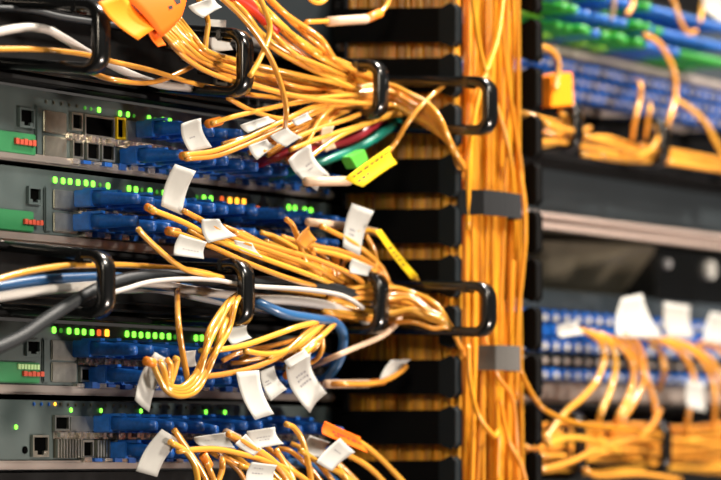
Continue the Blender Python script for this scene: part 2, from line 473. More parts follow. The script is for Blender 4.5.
# ------------------------------------------------------------------ cables
def cable(label, pts, m=ORANGE, r=1.65, w=60, parts=(), group=None, name='patch_cable', cat='cable', n=8):
    pp = [P(q[0], q[1], q[2] if len(q) > 2 else w) for q in pts]
    mb = MB().tube(pp, r / 1000, n)
    if not parts:
        return tag(mk(name, mb, m, smooth=True), label, cat, group)
    t = thing(name, label, cat, pp[0], group)
    mk('jacket', mb, m, t, smooth=True)
    for p in parts: p(t)
    return t
def L(c, w=70, bend=2., m=WHITE, ink=None, im=INK, name='label_flag', sz=1.):
    def f(t):
        mb, q, nrm = flag_mb(c, w, bend)
        o = mk(name, mb, m, t, smooth=True)
        if ink: mk('writing', ink_mb(q, nrm, bend, ink, sz), im, o)
    return f
def sleeve(pts, r=2.6, m=SLEEVE, w=60, name='sleeve'):
    def f(t):
        mk(name, MB().tube([P(q[0], q[1], q[2] if len(q) > 2 else w) for q in pts], r / 1000, 10), m, t, smooth=True)
    return f
def blockp(c, w, d, m, name):
    """solid clip or tag of depth d mm from its four picture corners"""
    def f(t):
        a = [P(x, y, w) for x, y in c]; b = [P(x, y, w) + Vector((0, d / 1000, 0)) for x, y in c]
        mk(name, MB().hexa(a + b), m, t, bevel=.0006)
    return f
TXT = [(.30, .25, .75), (.48, .2, .7), (.62, .3, .7)]

# --- plugs in the switch rows: body, clip, boot (+ own fibre for some)
def plug_mesh():
    b = MB().box(-.0052, .0052, 0, 13, -.0050, .0050)
    c = MB().box(-.0022, .0022, 5, 19, .0046, .0062)
    vs = []; n = 10
    for (w, h, hu, dz) in ((13, .0046, .0046, 0), (20, .0042, .0042, -.0002), (30, .0037, .0033, -.0007), (38, .0032, .0028, -.0012), (43, .0029, .0024, -.0016)):
        for k in range(n):
            a = 2 * math.pi * k / n; ca, sa = math.cos(a), math.sin(a)
            e = .6 if w < 25 else 1.
            vs.append((hu * math.copysign(abs(ca) ** e, ca), -w / 1000, dz + h * math.copysign(abs(sa) ** e, sa)))
    fs = [(i * n + k, i * n + (k + 1) % n, (i + 1) * n + (k + 1) % n, (i + 1) * n + k) for i in range(4) for k in range(n)]
    fs += [tuple(range(n)), tuple(40 + k for k in range(n - 1, -1, -1))]
    bo = MB().add(vs, fs)
    e = MB().tube([(0, -.043, -.0022), (0, -.0465, -.0026)], .0019, 8)
    return b, c, bo, e
def mesh_of(name, mb, m, bevel=0, smooth=False):
    me = bpy.data.meshes.new(name); me.from_pydata(mb.v, [], mb.f)
    bm = bmesh.new(); bm.from_mesh(me)
    if bevel: bmesh.ops.bevel(bm, geom=bm.edges[:], offset=bevel, segments=2, affect='EDGES', clamp_overlap=True)
    bmesh.ops.recalc_face_normals(bm, faces=bm.faces[:]); bm.to_mesh(me); bm.free()
    if smooth:
        for p in me.polygons: p.use_smooth = True
    me.materials.append(m); return me
pb, pc, pbo, pe = plug_mesh()
def plug_set(bm, bbm):
    return (('plug_body', mesh_of('plug_body', pb, bm, .0007)), ('clip', mesh_of('clip', pc, bm)), ('boot', mesh_of('boot', pbo, bbm, 0, True)))
PM = plug_set(BLUE, BLUEB)
def put_plug(u, z, w, label, cat, group, meshes=PM, name='fibre_plug'):
    t = thing(name, label, cat, (u, -w / 1000, z), group)
    for nm, me in meshes:
        o = bpy.data.objects.new(nm, me); COL.objects.link(o); o.parent = t
    return t
rows = [
    (sw1, 121, [4, 5, 6, 7, 9, 11, 12, 14], 'upper port row of the topmost fully visible switch'),
    (sw1, 151, [3, 4, 5, 6, 7, 8, 9, 10, 11, 12, 13, 14], 'lower port row of the topmost fully visible switch'),
    (sw2, 199, [0, 1, 2, 3, 4, 5, 6, 7, 8, 10, 11, 12, 13, 14, 15], 'upper port row of the switch above the middle manager'),
    (sw2, 223, [0, 1, 2, 3, 4, 5, 6, 7, 8, 9, 10, 12, 13, 14], 'lower port row of the switch above the middle manager'),
    (sw3, 349, [0, 1, 2, 3, 4, 5, 6, 7, 8, 9, 10, 11, 12, 13, 14], 'upper port row of the switch below the middle manager'),
    (sw3, 375, [1, 2, 3, 4, 5, 6, 7, 8, 9, 10, 11, 12, 13, 14], 'lower port row of the switch below the middle manager'),
    (sw4, 424, [1, 2, 3, 4, 5, 6, 7, 8, 9, 10, 11, 12, 13, 14], 'upper port row of the lowest switch'),
    (sw4, 450, [2, 3, 4, 5, 6, 7, 8, 9, 10, 11, 12, 13, 14], 'lower port row of the lowest switch')]
for ri, (sw, y, idx, desc) in enumerate(rows):
    off = .002 if ri < 6 else .006
    for i in idx:
        t = put_plug(port_u(i) + off + random.uniform(-.0008, .0008), row_z(y), 1, 'blue fibre plug in the ' + desc, 'fibre plug', 'blue plugs in the ' + desc)
        t.rotation_euler = (random.uniform(-.03, .05), 0, random.uniform(-.05, .05))

J = lambda a: random.uniform(-a, a)
# --- bundle in the vertical manager
GB = 'orange fibre cables hanging in the vertical manager'
LB = 'orange fibre cable running down in the dense vertical bundle'
ztop, zbot = P(480, -40, 90).z, P(480, 520, 90).z
def bundle_cable(u0, w0, amp, drift):
    pts = []; ph = random.uniform(0, 6.3); k = random.uniform(9, 18)
    n = 9
    for i in range(n):
        z = ztop + (zbot - ztop) * i / (n - 1)
        s = i / (n - 1)
        u = u0 + amp * math.sin(k * z + ph) + drift * (s - .5)
        w = w0 + amp * 1000 * .5 * math.sin(k * z * 1.3 + ph * 2)
        pts.append(Vector((min(max(u, FU + .006), FU2 - .006), -w / 1000, z)))
    tag(mk('bundle_cable', MB().tube(pts, .00165, 7, seg=5), BUNDLE, smooth=True), LB, 'cable', GB)
Wd = FU2 - FU
for i in range(26):                       # front layer
    bundle_cable(FU + .007 + (Wd - .03) * (i + .5) / 26 + J(.002), 92 + J(5), random.uniform(.001, .004), J(.016))
for i in range(24):
    bundle_cable(FU + .008 + (Wd - .03) * (i + .5) / 24 + J(.003), 84 + J(4), random.uniform(.001, .003), J(.008))
for i in range(34):                       # side layer seen through the finger slots
    bundle_cable(FU + .010 + abs(J(.004)), 4 + 78 * (i + .5) / 34, random.uniform(.0005, .0015), 0)
for i in range(24):
    bundle_cable(FU + .018 + abs(J(.006)), 4 + 78 * (i + .5) / 24, random.uniform(.0005, .002), 0)
# --- loose cables in front of the bundle
G2 = 'loose strands in front of the vertical bundle'
for pts, lab in [
    ([(484, 330, 98), (488, 350, 101), (497, 375, 103), (512, 398, 103), (516, 440, 98), (519, 500, 96)], 'loose orange strand slanting right below the lower strap'),
    ([(468, 345, 98), (470, 380, 101), (478, 415, 104), (494, 436, 105), (498, 434, 102), (497, 480, 98)], 'loose orange strand making a hook low in front of the vertical bundle'),
    ([(518, 160, 98), (524, 200, 102), (525, 240, 104), (522, 275, 102), (517, 330, 98), (516, 400, 95)], 'loose orange strand bowing out right of the upper strap'),
    ([(505, -20, 100), (497, 40, 102), (480, 90, 101), (470, 150, 99), (468, 230, 97)], 'loose orange strand slanting left at the top of the vertical bundle'),
    ([(470, -20, 100), (480, 50, 102), (498, 110, 101), (512, 170, 99), (516, 260, 97)], 'loose orange strand slanting right at the top of the vertical bundle'),
    ([(498, -20, 98), (505, 60, 100), (515, 130, 101), (521, 170, 100), (522, 200, 98)], 'orange strand along the right edge of the bundle above the upper strap'),
    ([(500, 400, 100), (508, 440, 103), (521, 465, 104), (529, 500, 102)], 'loose orange strand slanting right at the foot of the vertical bundle'),
    ([(521, 372, 97), (527, 385, 99), (536, 400, 102), (548, 412, 104), (580, 424, 100), (630, 430, 85), (662, 436, 60)], 'orange cable leaving the bundle sideways into the lower right manager')]:
    cable(lab, pts, BUNDLE, 1.75)
# straps
def strap(label, xl, yt, xr, yb, m, w=99):
    a = P(xl, yt, w); b = P(xl, yb, w); c = P(xr, yt, w)
    n = 9; vs = []
    for s in (0, 1):
        for i in range(n):
            f = i / (n - 1); u = a.x + (c.x - a.x) * f
            bulge = 5 * math.sin(math.pi * f) - (12 if i in (0, n - 1) else 0)
            for z in (b.z, a.z): vs.append((u, -(w + bulge - 1.5 * s) / 1000, z))
    fs = []
    for i in range(n - 1):
        q = i * 2; fs.append((q, q + 1, q + 3, q + 2)); q += 2 * n; fs.append((q, q + 2, q + 3, q + 1))
        q = i * 2; fs.append((q, q + 2, q + 2 + 2 * n, q + 2 * n)); fs.append((q + 1, q + 1 + 2 * n, q + 3 + 2 * n, q + 3))
    fs += [(0, 2 * n, 2 * n + 1, 1), (2 * n - 2, 2 * n - 1, 4 * n - 1, 4 * n - 2)]
    return tag(mk('cable_strap', MB().add(vs, fs), m), label, 'strap')
strap('dark charcoal strap around the vertical orange bundle, the upper one', 475, 189, 525, 214, STRAP, 105)
strap('grey woven strap around the right half of the orange bundle, lower down', 489, 345, 522, 370, GSTRAP, 105)

# --- upper ring manager: traced cables
cable('thick white cable arching through the upper left ring', [(-8, 33), (20, 28), (45, 29), (65, 39), (88, 53), (108, 63), (130, 74), (158, 84), (190, 88)], WJ, 2.6, 40)
cable('dark grey cable high behind the upper left ring', [(-8, 8), (30, 10), (60, 17), (92, 22), (120, 26)], GJ, 2.0, 20)
cable('yellow cable lying along the bottom of the upper left ring', [(-8, 49), (30, 49), (60, 51), (88, 55), (115, 62), (150, 70), (185, 81), (215, 88), (260, 96), (330, 102), (400, 108), (440, 120, 70)], w=48)
cable('yellow cable sagging below the upper left ring', [(60, 68, 20), (85, 71, 30), (110, 79), (140, 83), (162, 80), (185, 70), (205, 62), (240, 60)], w=45)
# orange flag and the cable group under it
cable('yellow cable carrying the big orange tag at the top', [(140, -20), (155, 10), (165, 35), (185, 58), (215, 75), (260, 88), (320, 100), (390, 105), (424, 108, 58), (452, 124, 66), (484, 175, 78), (490, 260, 88)], w=70, parts=(
    L([(98, 2), (124, -6), (160, 26), (138, 40)], [86, 84, 84, 88], 3, OTAG2, name='tag'),
    L([(118, -8), (186, -16), (181, 18), (161, 38)], [80, 80, 82, 84], -2, OTAG, [(.22, .58, .66), (.16, .70, .80), (.36, .72, .84), (.42, .74, .86), (.5, .55, .6)], BINK, 'tag', 1.6),
    L([(147, 30), (160, 31), (166, 45), (158, 47)], [82, 82, 80, 82], 1, OTAG, name='tag_corner')))
GU = 'yellow cables packed into the upper rings'
LU = 'yellow fibre cable packed among others through the upper rings'
for k in range(9):
    o = k * 2.6
    cable('yellow cable in the fan spreading from the orange tag to the second upper ring', [(160 + .9 * o, 32 - .7 * o, 70 - k), (178 + .7 * o + J(1), 48 - .65 * o, 70 - k + J(4)), (203 + .3 * o + J(2), 66 - .75 * o + J(1), 62 + J(8)), (240, 80 - .95 * o + J(2), 46 + J(12)), (300, 93 - .7 * o + J(5), 50 + J(14)), (350, 98 - .5 * o + J(4), 50 + J(10)), (395 + J(5), 96 + o * .8, 60 + J(8)), (420 + J(4), 102 + o * .5, 58 + J(6)), (450 + J(5), 122 + J(6), 66), (482 + J(6), 168 + J(10), 76), (486 + 3 * k, 240, 88), (486 + 3 * k, 300, 88)], group='fan under the orange tag')
for k in range(12):
    o = k * 2.2
    x0 = 206 + k * 5.0 + J(4); e = J(8)
    cable('yellow cable falling from above the top edge into the third upper ring', [(x0, -14, 50 + J(8)), (x0 + 30, 14 + J(3), 58 + J(8)), (x0 + 62 + J(4), 47 - k * .7 + J(4), 62 + J(8)), (326 + k * 1.2, 76 - k * 1.6 + e, 60 + J(8)), (376, 94 - k * 1.5 + e, 46 + J(12)), (418 + J(6), 96 + o * .9, 58 + J(8)), (448 + J(5), 118 + J(8), 66 + J(5)), (482 + J(4), 155 + J(10), 76), (484 + 2 * k, 210, 88), (486 + 2 * k, 270, 88)], group='cables falling into the third ring')
cable('yellow cable looping down from the top edge to a small white label', [(215, -8), (240, 15), (260, 40), (275, 68), (285, 100), (286, 118, 82), (284, 132, 64)], w=86, r=1.8)
cable('yellow cable curling in a shallow S just right of the second upper ring', [(256, -10), (266, 12), (270, 28), (266, 45), (257, 64), (250, 76)], w=84, r=1.8)
cable('short yellow cable dropping behind a white label at the top', [(194, -8), (203, 8), (208, 22), (206, 40), (205, 62)], w=60, parts=(
    L([(188, 6), (214, -3), (222, 7), (203, 18)], 66, 1.5), L([(208, 19), (226, 20), (233, 50), (210, 52)], 50, 2)))
cable('bright red cable at the top edge above the second upper ring', [(215, -12), (238, -2), (250, 6), (262, 16), (275, 30)], REDJ, 4.2, 58)
cable('yellow cable with pale sleeve at the top, beside the dark box', [(306, 22), (330, 21), (366, 19), (378, 14), (386, 6), (392, -8)], w=60, parts=(sleeve([(328, 21.5), (366, 19)], 3.1), sleeve([(366, 19), (380, 13)], 3.0, OEND, name='ferrule')))
cable('thin yellow cable curving across the top edge', [(305, -10), (312, 1), (322, 2), (332, -8)], w=60)
# cables from switch 1 up to the ring
for k, (pts, lab, parts) in enumerate([
    ([(184, 155), (213, 151), (240, 141), (270, 127), (315, 106), (350, 100, 60), (390, 102, 55), (430, 112, 75)], 'yellow cable with tall tilted white label leaving the topmost visible switch', (L([(181, 124), (201, 118), (212, 147), (191, 154)], [70, 70, 66, 66], 2.5, ink=[(.55, .35, .6)]), sleeve([(182, 156), (190, 155)], 2.6, OEND, name='ferrule'))),
    ([(186, 159), (215, 156), (243, 146), (275, 132), (318, 112), (355, 104, 60), (400, 108, 60)], 'yellow cable running just beneath the one with the tall tilted white label', ()),
    ([(212, 123), (240, 115), (290, 104), (340, 96), (385, 97, 50), (425, 110, 70)], 'yellow cable with small flat white label above the blue plugs', (L([(240, 125), (268, 116), (276, 121), (248, 133)], 68, 1), sleeve([(208, 124), (220, 121)], 2.8, OEND, name='ferrule'))),
    ([(228, 98), (250, 110), (276, 118), (300, 118)], 'short yellow cable slanting down below the second upper ring', (L([(270, 136), (287, 127), (302, 137), (286, 147)], 74, 1.5),)),
    ([(305, 148), (311, 136), (318, 122), (331, 108), (345, 102, 50)], 'yellow cable with curled lettered white label under the third upper ring', (L([(288, 160), (311, 144), (330, 175), (317, 191)], [76, 76, 70, 70], 4, ink=[(.5, .55, .8), (.62, .5, .7)]), sleeve([(290, 160), (300, 155)], 2.6, OEND, name='ferrule'))),
    ([(262, 152), (290, 140), (320, 128), (350, 118), (385, 104, 55), (420, 100, 75)], 'yellow cable with narrow white label near the red cable', (L([(248, 146), (267, 139), (275, 146), (257, 160)], 68, 1),)),
    ([(290, 150), (320, 138), (352, 128), (380, 118), (400, 108, 70)], 'yellow cable with tiny white label close under the third upper ring', (L([(292, 120), (308, 112), (312, 119), (297, 126)], 78, 1),)),
    ([(300, 165), (322, 148), (340, 136), (362, 126), (390, 116), (425, 112, 75)], 'yellow cable with peach label bending over the dark red cable', (L([(322, 128), (334, 126), (336, 148), (326, 152)], [70, 70, 66, 66], 2, SLEEVE),)),
    ]):
    cable(lab, pts, w=66, parts=parts)
for k in range(10):
    x0 = 222 + 9 * k
    cable('yellow fibre cable rising from the blue plugs to the upper rings', [(x0, 146 + k * 1.3 + J(5), 48), (x0 + 22, 140 + J(5), 54), (300 + J(15) + k * 3, 120 + J(7), 60), (345 + J(10), 106 + J(6), 55), (390, 100 + J(9), 52), (422 + J(6), 106 + J(8), 60), (450 + J(4), 124 + J(8), 66), (482 + J(5), 180, 78), (492 + J(8), 280, 88)], group='cables rising to the upper rings')
cable('dark red cable curving up under the third upper ring', [(238, 172, 8), (262, 162, 40), (295, 151), (322, 147), (350, 140), (374, 125), (395, 110, 40), (410, 100, 20)], CRIM, 3.2, 58)
cable('teal green cable curving up beside the yellow tag', [(268, 178, 8), (292, 171, 44), (325, 161), (362, 146), (385, 131), (402, 117, 50), (412, 105, 30)], TEAL, 3.0, 62, parts=(blockp([(350, 157), (365, 149), (369, 160), (357, 169)], 72, 8, GTAG, 'clip'),))
cable('yellow cable with large yellow lettered tag under the third upper ring', [(445, 84, 92), (425, 102, 90), (408, 122, 84), (393, 146), (376, 163), (350, 180), (325, 181), (306, 181)], w=74, parts=(
    L([(345, 178), (390, 146), (397, 163), (363, 187)], 80, 2, YTAG, [(.25, .12, .5), (.25, .55, .9), (.6, .1, .4)], BINK, 'tag', 1.6), sleeve([(306, 181.5), (349, 181)], 3.0, SLEEVE, 74)))
for k in range(8):
    a_ = k * 2.4
    cable('yellow cable curling over the finger tips below the fourth upper ring', [(345, 90 + a_, 56), (385 + k, 86 + 3.2 * k + J(2), 66 + J(6)), (408 + k, 92 + 4.2 * k + J(2), 78 + J(4)), (428 + 1.5 * k, 104 + 4.2 * k, 92), (441 + 1.6 * k, 120 + 4 * k, 103), (449 + 1.6 * k, 141 + 3 * k + J(4), 103), (462 + 1.4 * k, 178 + J(4), 88), (480 + 3 * k, 225, 82), (484 + 3 * k, 265, 84)], r=1.75, group='strands curling over the finger tips')
for k in range(8):
    cable('yellow cable fanning out of the third middle ring towards the bundle', [(330 + J(8), 290 + 3 * k + J(2), 58), (384, 288 + 4.6 * k + J(3), 68 + J(5)), (410 + J(4), 293 + 4 * k + J(5), 82 + J(5)), (432 + J(3), 304 + 3 * k + J(4), 95), (446 + .6 * k, 318 + 1.6 * k, 101), (460 + k, 345 + 2 * k, 90), (482 + 2 * k, 385, 82), (488 + 2 * k, 430, 84)], r=1.75, group='strands fanning out of the third middle ring')


# --- cables of switch 2
G = 'yellow cables sloping from the second switch to the middle rings'
tail2 = [(372, 300, 45), (420, 312, 57), (450, 322, 66), (484, 355, 78), (490, 400, 88)]
heroes2 = [
    ([(150, 209), (185, 223), (215, 239), (260, 257), (315, 277)] + tail2, 'yellow cable with upright white label standing on the amber lit switch', (L([(175, 164), (196, 171), (182, 215), (161, 206)], [72, 72, 66, 66], 2), sleeve([(147, 207), (154, 211)], 2.4, OEND, name='ferrule'))),
    ([(184, 211), (203, 221), (235, 239), (270, 251), (320, 270)] + tail2, 'yellow cable passing under a folded white label below the amber lights', (L([(202, 219), (219, 219), (237, 236), (208, 243)], 72, 2), L([(234, 240), (252, 243), (263, 258), (240, 250)], 70, 1))),
    ([(138, 229), (146, 238), (160, 251), (176, 264), (190, 271), (215, 276), (245, 283, 50), (300, 293, 46), (350, 302, 46)], 'thin yellow cable dropping steeply from the lower blue plugs to the middle manager', ()),
    ([(170, 232), (185, 236), (215, 248), (250, 264), (300, 282)] + tail2, 'yellow cable with square white label above the second middle ring', (L([(180, 234), (207, 242), (204, 259), (174, 255)], 74, 1.5, ink=[(.6, .3, .8)]), sleeve([(168, 231), (178, 233)], 2.8, OEND, name='ferrule'))),
    ([(286, 219), (293, 226), (300, 245), (306, 262), (320, 275)], 'yellow cable bending sharply down under the two right green lights', ()),
    ([(235, 233), (250, 240), (280, 249), (320, 261), (360, 280)] + tail2, 'yellow cable crossing behind the folded white label', ()),
    ([(321, 226), (350, 241), (375, 260), (386, 276), (392, 300)], 'yellow cable running behind the tall white label right of the switches', (sleeve([(308, 222), (345, 226)], 2.6, SLEEVE), L([(352, 203), (374, 211), (360, 256), (343, 247)], [74, 74, 70, 70], 2, ink=[(.52, .3, .55), (.62, .3, .55)]))),
    ([(312, 249), (335, 254), (352, 260), (372, 270), (385, 290)], 'yellow cable with small low white label beside the third middle ring', (L([(352, 258), (373, 267), (368, 276), (350, 273)], 72, 1),)),
    ([(366, 236), (373, 248), (376, 262), (372, 282)], 'short yellow cable bending down beside the tall white label', ()),
    ([(356, 231), (375, 232), (393, 250), (410, 272), (420, 285), (428, 300), (436, 315, 70)], 'cable with yellow lettered marker sleeve slanting right of the switches', (L([(375, 231), (381, 229), (418, 276), (411, 279)], 78, 1, YTAG, [(.35, .2, .7), (.45, .2, .7), (.52, .2, .7), (.6, .2, .7), (.7, .2, .7)], BINK, 'marker'), sleeve([(360, 229), (376, 232)], 2.6, SLEEVE))),
    ([(296, 233), (303, 243), (318, 247), (340, 251), (368, 262), (395, 290)], 'yellow cable with tan folded label below the right green lights', (L([(296, 240), (309, 226), (317, 240), (306, 250)], [74, 76, 72, 70], 2, ORANGE),)),
]
for pts, lab, parts in heroes2: cable(lab, pts, w=68, r=1.8, parts=parts)
for k in range(18):
    x0 = 185 + 8 * k + J(5); y = 226 + .13 * (x0 - 185) + J(5)
    cable('yellow fibre cable sloping down from the second visible switch into the middle rings', [(x0, y, 48), (x0 + 22, y + 12 + J(4), 54), ((x0 + 22 + 340) / 2, (y + 285) / 2 + J(5), 60), (340 + J(8), 284 + J(8), 56), (378, 300 + J(14), 48 + J(14)), (415 + J(6), 308 + J(10), 56), (448 + J(5), 318 + J(8), 66), (484 + J(6), 350 + J(6), 77), (492 + J(9), 400, 88)], group='cables sloping into the middle rings')
for k in range(9):
    cable('yellow cable lying almost level inside the third middle ring', [(300 + J(12), 296 + 2.2 * k + J(3), 40 + J(10)), (345, 292 + 2.6 * k, 46 + J(12)), (385, 296 + 3.2 * k, 46 + J(12)), (420, 300 + 3 * k + J(3), 56 + J(6)), (450 + J(4), 316 + J(8), 66), (484 + J(4), 352 + J(6), 77), (490 + J(8), 410, 88)], r=1.8, group='level cables in the third middle ring')

# --- middle manager thick cables
cable('yellow cable lying level on top of the cables in the middle left ring', [(-8, 281), (25, 272), (62, 266), (92, 265), (125, 265), (180, 269), (210, 274), (250, 284), (310, 292), (370, 303)], w=56, r=1.9)
cable('thick blue cable through the middle left ring', [(-8, 288), (37, 281), (87, 278), (120, 278), (155, 285), (190, 287), (215, 294), (235, 300), (258, 303, 60), (285, 314, 66), (315, 319, 64), (334, 322, 60), (343, 335, 58), (340, 358, 52), (327, 377), (312, 386, 30)], BJ, 3.3, 44)
cable('white cable under the blue one in the middle left ring', [(-8, 298), (25, 293), (55, 289), (92, 286), (120, 284), (150, 283), (190, 290), (240, 296), (300, 302), (350, 310)], WJ, 2.8, 50)
cable('dark grey thick cable rising from lower left through the middle rings', [(-8, 350), (20, 337), (45, 320), (70, 304), (95, 290), (122, 280), (150, 276), (180, 276), (215, 280), (250, 282), (300, 284), (335, 289), (362, 299), (378, 314), (382, 330, 40)], GJ, 4.0, 62)
cable('thin white cable along the dark grey one, doubling as its highlight between the middle rings', [(98, 297), (125, 289), (150, 282), (180, 279), (215, 280), (250, 286), (300, 289), (340, 295), (360, 306), (372, 320, 40)], WJ, 1.5, 69)  # white jacket also imitates the highlight along the dark grey cable
cable('pale cable curving through the third middle ring', [(255, 300), (285, 300), (320, 304), (345, 310), (362, 318), (368, 326)], WJ, 3.2, 58)
cable('second pale grey cable low in the second middle ring', [(120, 290), (160, 290), (200, 298), (240, 306), (280, 312), (320, 316), (350, 318)], LGJ, 2.2, 40)
# --- loops below the middle manager
cable('single yellow cable hanging straight below the middle manager', [(178, 276, 36), (177, 288, 50), (178, 320), (182, 350), (187, 376), (190, 390)], w=78, r=1.9)
for k in range(4):
    o = k * 4.2
    cable(['outermost', 'second', 'third', 'innermost'][k] + ' yellow cable of the hanging loop below the second middle ring', [(246 - o * .5, 288 + o * .4, 60), (236 - o * .7, 303, 72 + J(6)), (227 - o * 1.3 + J(2), 330, 82 + J(5)), (217 - o * 1.1 + J(2), 352, 82 + J(5)), (206 - o * .9, 375), (196 - o * 1.2, 391 - o * .3), (180 - o, 396 - o * .9), (166 + o * .4, 390 - o * .6), (157 + o * 1.6, 374 - o), (152 + o * 1.8, 362 - o * .3)], w=82, r=1.85, parts=((sleeve([(146, 361), (153, 363)], 2.8, OEND, 82, 'ferrule'), L([(155, 352), (172, 361), (149, 412), (135, 400)], [80, 80, 74, 74], 3), L([(180, 352), (196, 350), (197, 366), (184, 368)], 62, 1), ) if k == 0 else ()))
# --- cables of switch 3
heroes3 = [
    ([(200, 351, 56), (217, 350), (245, 345), (280, 333), (304, 325), (345, 316, 50), (385, 312, 45), (430, 318, 70)], 'yellow cable with short white label hanging above it, just under the middle manager', (L([(225, 325), (247, 324), (252, 338), (232, 345)], [60, 60, 64, 64], 2, ink=[(.12, .3, .6)]),)),
    ([(200, 377), (225, 374), (252, 368), (280, 356), (303, 336), (320, 322, 60), (345, 312, 50)], 'yellow cable carrying the large hanging white label over the lowest switch', (L([(236, 372), (259, 370), (274, 414), (255, 420)], [74, 74, 78, 78], 2.5),)),
    ([(245, 351), (265, 354), (285, 351), (310, 335), (330, 318, 55)], 'yellow cable with the shorter white label beside the large hanging one', (L([(260, 371), (274, 366), (287, 389), (271, 401)], [66, 66, 70, 70], 2, ink=[(.4, .2, .5), (.5, .2, .5)]),)),
    ([(288, 366), (300, 358), (316, 342), (332, 325, 55)], 'yellow cable with curled lettered white label at the right end of the switches', (L([(286, 366), (311, 351), (327, 393), (310, 413)], [72, 72, 62, 66], 5, ink=[(.4, .4, .8), (.5, .4, .8), (.6, .4, .8)]), sleeve([(286, 376), (293, 372)], 2.6, OEND, name='ferrule'))),
    ([(268, 358), (290, 350), (305, 340), (326, 322, 60)], 'short yellow cable slanting up beside the curled lettered label', (L([(284, 361), (305, 349), (310, 356), (290, 368)], 76, .5),)),
    ([(300, 352), (312, 343), (324, 334), (340, 318, 55)], 'short yellow cable just left of the hanging blue cable', ()),
    ([(318, 384, 40), (340, 384), (368, 384), (386, 380), (400, 372), (406, 366)], 'cable with beige sleeve and white label reaching right of the switches', (sleeve([(326, 384), (368, 383.5)], 2.8), L([(391, 360), (411, 359), (401, 373), (379, 381)], 70, 1.5), sleeve([(366, 384), (384, 381)], 2.4, OEND, name='ferrule'))),
    ([(312, 366, 40), (336, 356), (352, 349), (380, 337), (394, 326), (400, 318)], 'pale peach cable rising to the foot of the third middle ring', ()),
]
for i, (pts, lab, parts) in enumerate(heroes3): cable(lab, pts, SLEEVE if i == 7 else ORANGE, w=70, r=1.9, parts=parts)
for k in range(9):
    x0 = 222 + 9 * k
    cable('yellow fibre cable rising from the third visible switch into the middle rings', [(x0, 360 + J(8), 48), (x0 + 18, 357 + J(6), 54), ((x0 + 330) / 2 + 10, 346 + J(6), 62), (318 + J(8), 328 + J(5), 56), (345 + J(6), 316 + J(4), 50), (390, 312 + J(8), 48), (426 + J(6), 318 + J(6), 58), (452 + J(4), 328, 66), (485 + J(6), 375, 77), (492 + J(9), 430, 88)], group='cables rising into the middle rings')
# --- cables of switch 4
heroes4 = [
    ([(174, 430), (181, 440), (195, 461), (206, 480), (214, 505)], 'yellow cable with slanting white label below the lowest switch lights', (L([(162, 429), (181, 440), (157, 477), (136, 471)], [74, 74, 68, 68], 2.5),)),
    ([(178, 451), (214, 449), (245, 455), (275, 464), (300, 476), (330, 500)], 'yellow cable running level across the lowest switch then down', (L([(194, 437), (228, 432), (236, 449), (200, 446)], 62, 1.5, ink=[(.4, .3, .6)]),)),
    ([(200, 450, 55), (206, 462), (214, 482), (220, 505)], 'yellow cable with orange ferrule hanging under the level white label', (sleeve([(203, 455), (209, 466)], 2.9, OEND, 74, 'ferrule'),)),
    ([(218, 452, 55), (222, 460), (222, 470), (217, 484), (208, 505)], 'short yellow cable curving down beside the orange ferrule', ()),
    ([(228, 434), (240, 440), (258, 452), (280, 470), (300, 505)], 'yellow cable with two small overlapping white labels in the lowest row', (L([(235, 444), (246, 434), (262, 449), (254, 456)], 76, 1, ink=[(.35, .3, .5)]), sleeve([(226, 433), (238, 439)], 3, SLEEVE))),
    ([(256, 448), (272, 460), (290, 478), (305, 505)], 'yellow cable with broad rounded white label below the hanging labels', (L([(247, 431), (275, 427), (284, 444), (256, 449)], 74, 2, ink=[(.45, .3, .8), (.6, .35, .7)]),)),
    ([(286, 424), (294, 428), (302, 440), (308, 462), (313, 490), (316, 510)], 'yellow cable dropping steeply left of the orange tag', ()),
    ([(276, 450), (285, 464), (293, 480), (298, 505)], 'yellow cable just right of the broad rounded label at the bottom edge', ()),
    ([(240, 466), (262, 474), (285, 490), (300, 510)], 'yellow cable with white label cut by the bottom edge', (L([(252, 462), (277, 465), (274, 484), (246, 482)], 84, 1.5, ink=[(.25, .2, .6), (.5, .2, .6)]),)),
    ([(300, 450), (318, 462), (345, 476), (372, 496)], 'yellow cable with lettered white label left of the square tilted label', (L([(310, 435), (330, 442), (324, 458), (304, 456)], 68, 2, ink=[(.3, .3, .4), (.6, .3, .4)]), )),
    ([(340, 452), (356, 459), (374, 472), (396, 496)], 'yellow cable with square tilted white label at the right bottom', (L([(340, 438), (355, 452), (332, 471), (316, 462)], 80, 1.5, ink=[(.3, .3, .7)]),)),
    ([(330, 430), (350, 438), (364, 445), (384, 462), (412, 492)], 'yellow cable with orange lettered tag at the right bottom', (L([(325, 421), (360, 437), (368, 453), (322, 434)], 78, 1, OTAG, [(.4, .25, .42), (.4, .5, .66), (.4, .74, .9), (.6, .3, .42)], RINK, 'tag', 1.6),)),
    ([(170, 442), (186, 452), (196, 470), (200, 505)], 'thin yellow cable behind the slanting white label', ()),
    ([(322, 452, 60), (340, 470), (360, 500)], 'thin yellow cable behind the square tilted label', ()),
]
for pts, lab, parts in heroes4: cable(lab, pts, w=74, r=1.95, parts=parts)
for k in range(10):
    x0 = 200 + 13 * k
    cable('yellow fibre cable hanging from the lowest switch past the bottom edge', [(x0, 448 + J(6), 48), (x0 + 14, 455 + J(6), 56), (x0 + 38 + J(6), 474 + J(4), 60), (x0 + 62 + J(8), 505, 62)], group='cables hanging past the bottom edge')
cable('dark blue cable behind the lowest hanging cables', [(270, 462), (295, 462), (320, 470), (345, 490)], BJ, 2.6, 40)
# cables below the lowest switch, dark shelf there
shelf = MB().box(U_L, U_R + .018, -200, 0, y0z(545), y0z(473))
tag(mk('blank_panel', shelf, PANELB), 'black blank panel under the lowest grey switch', 'panel')
top = MB()
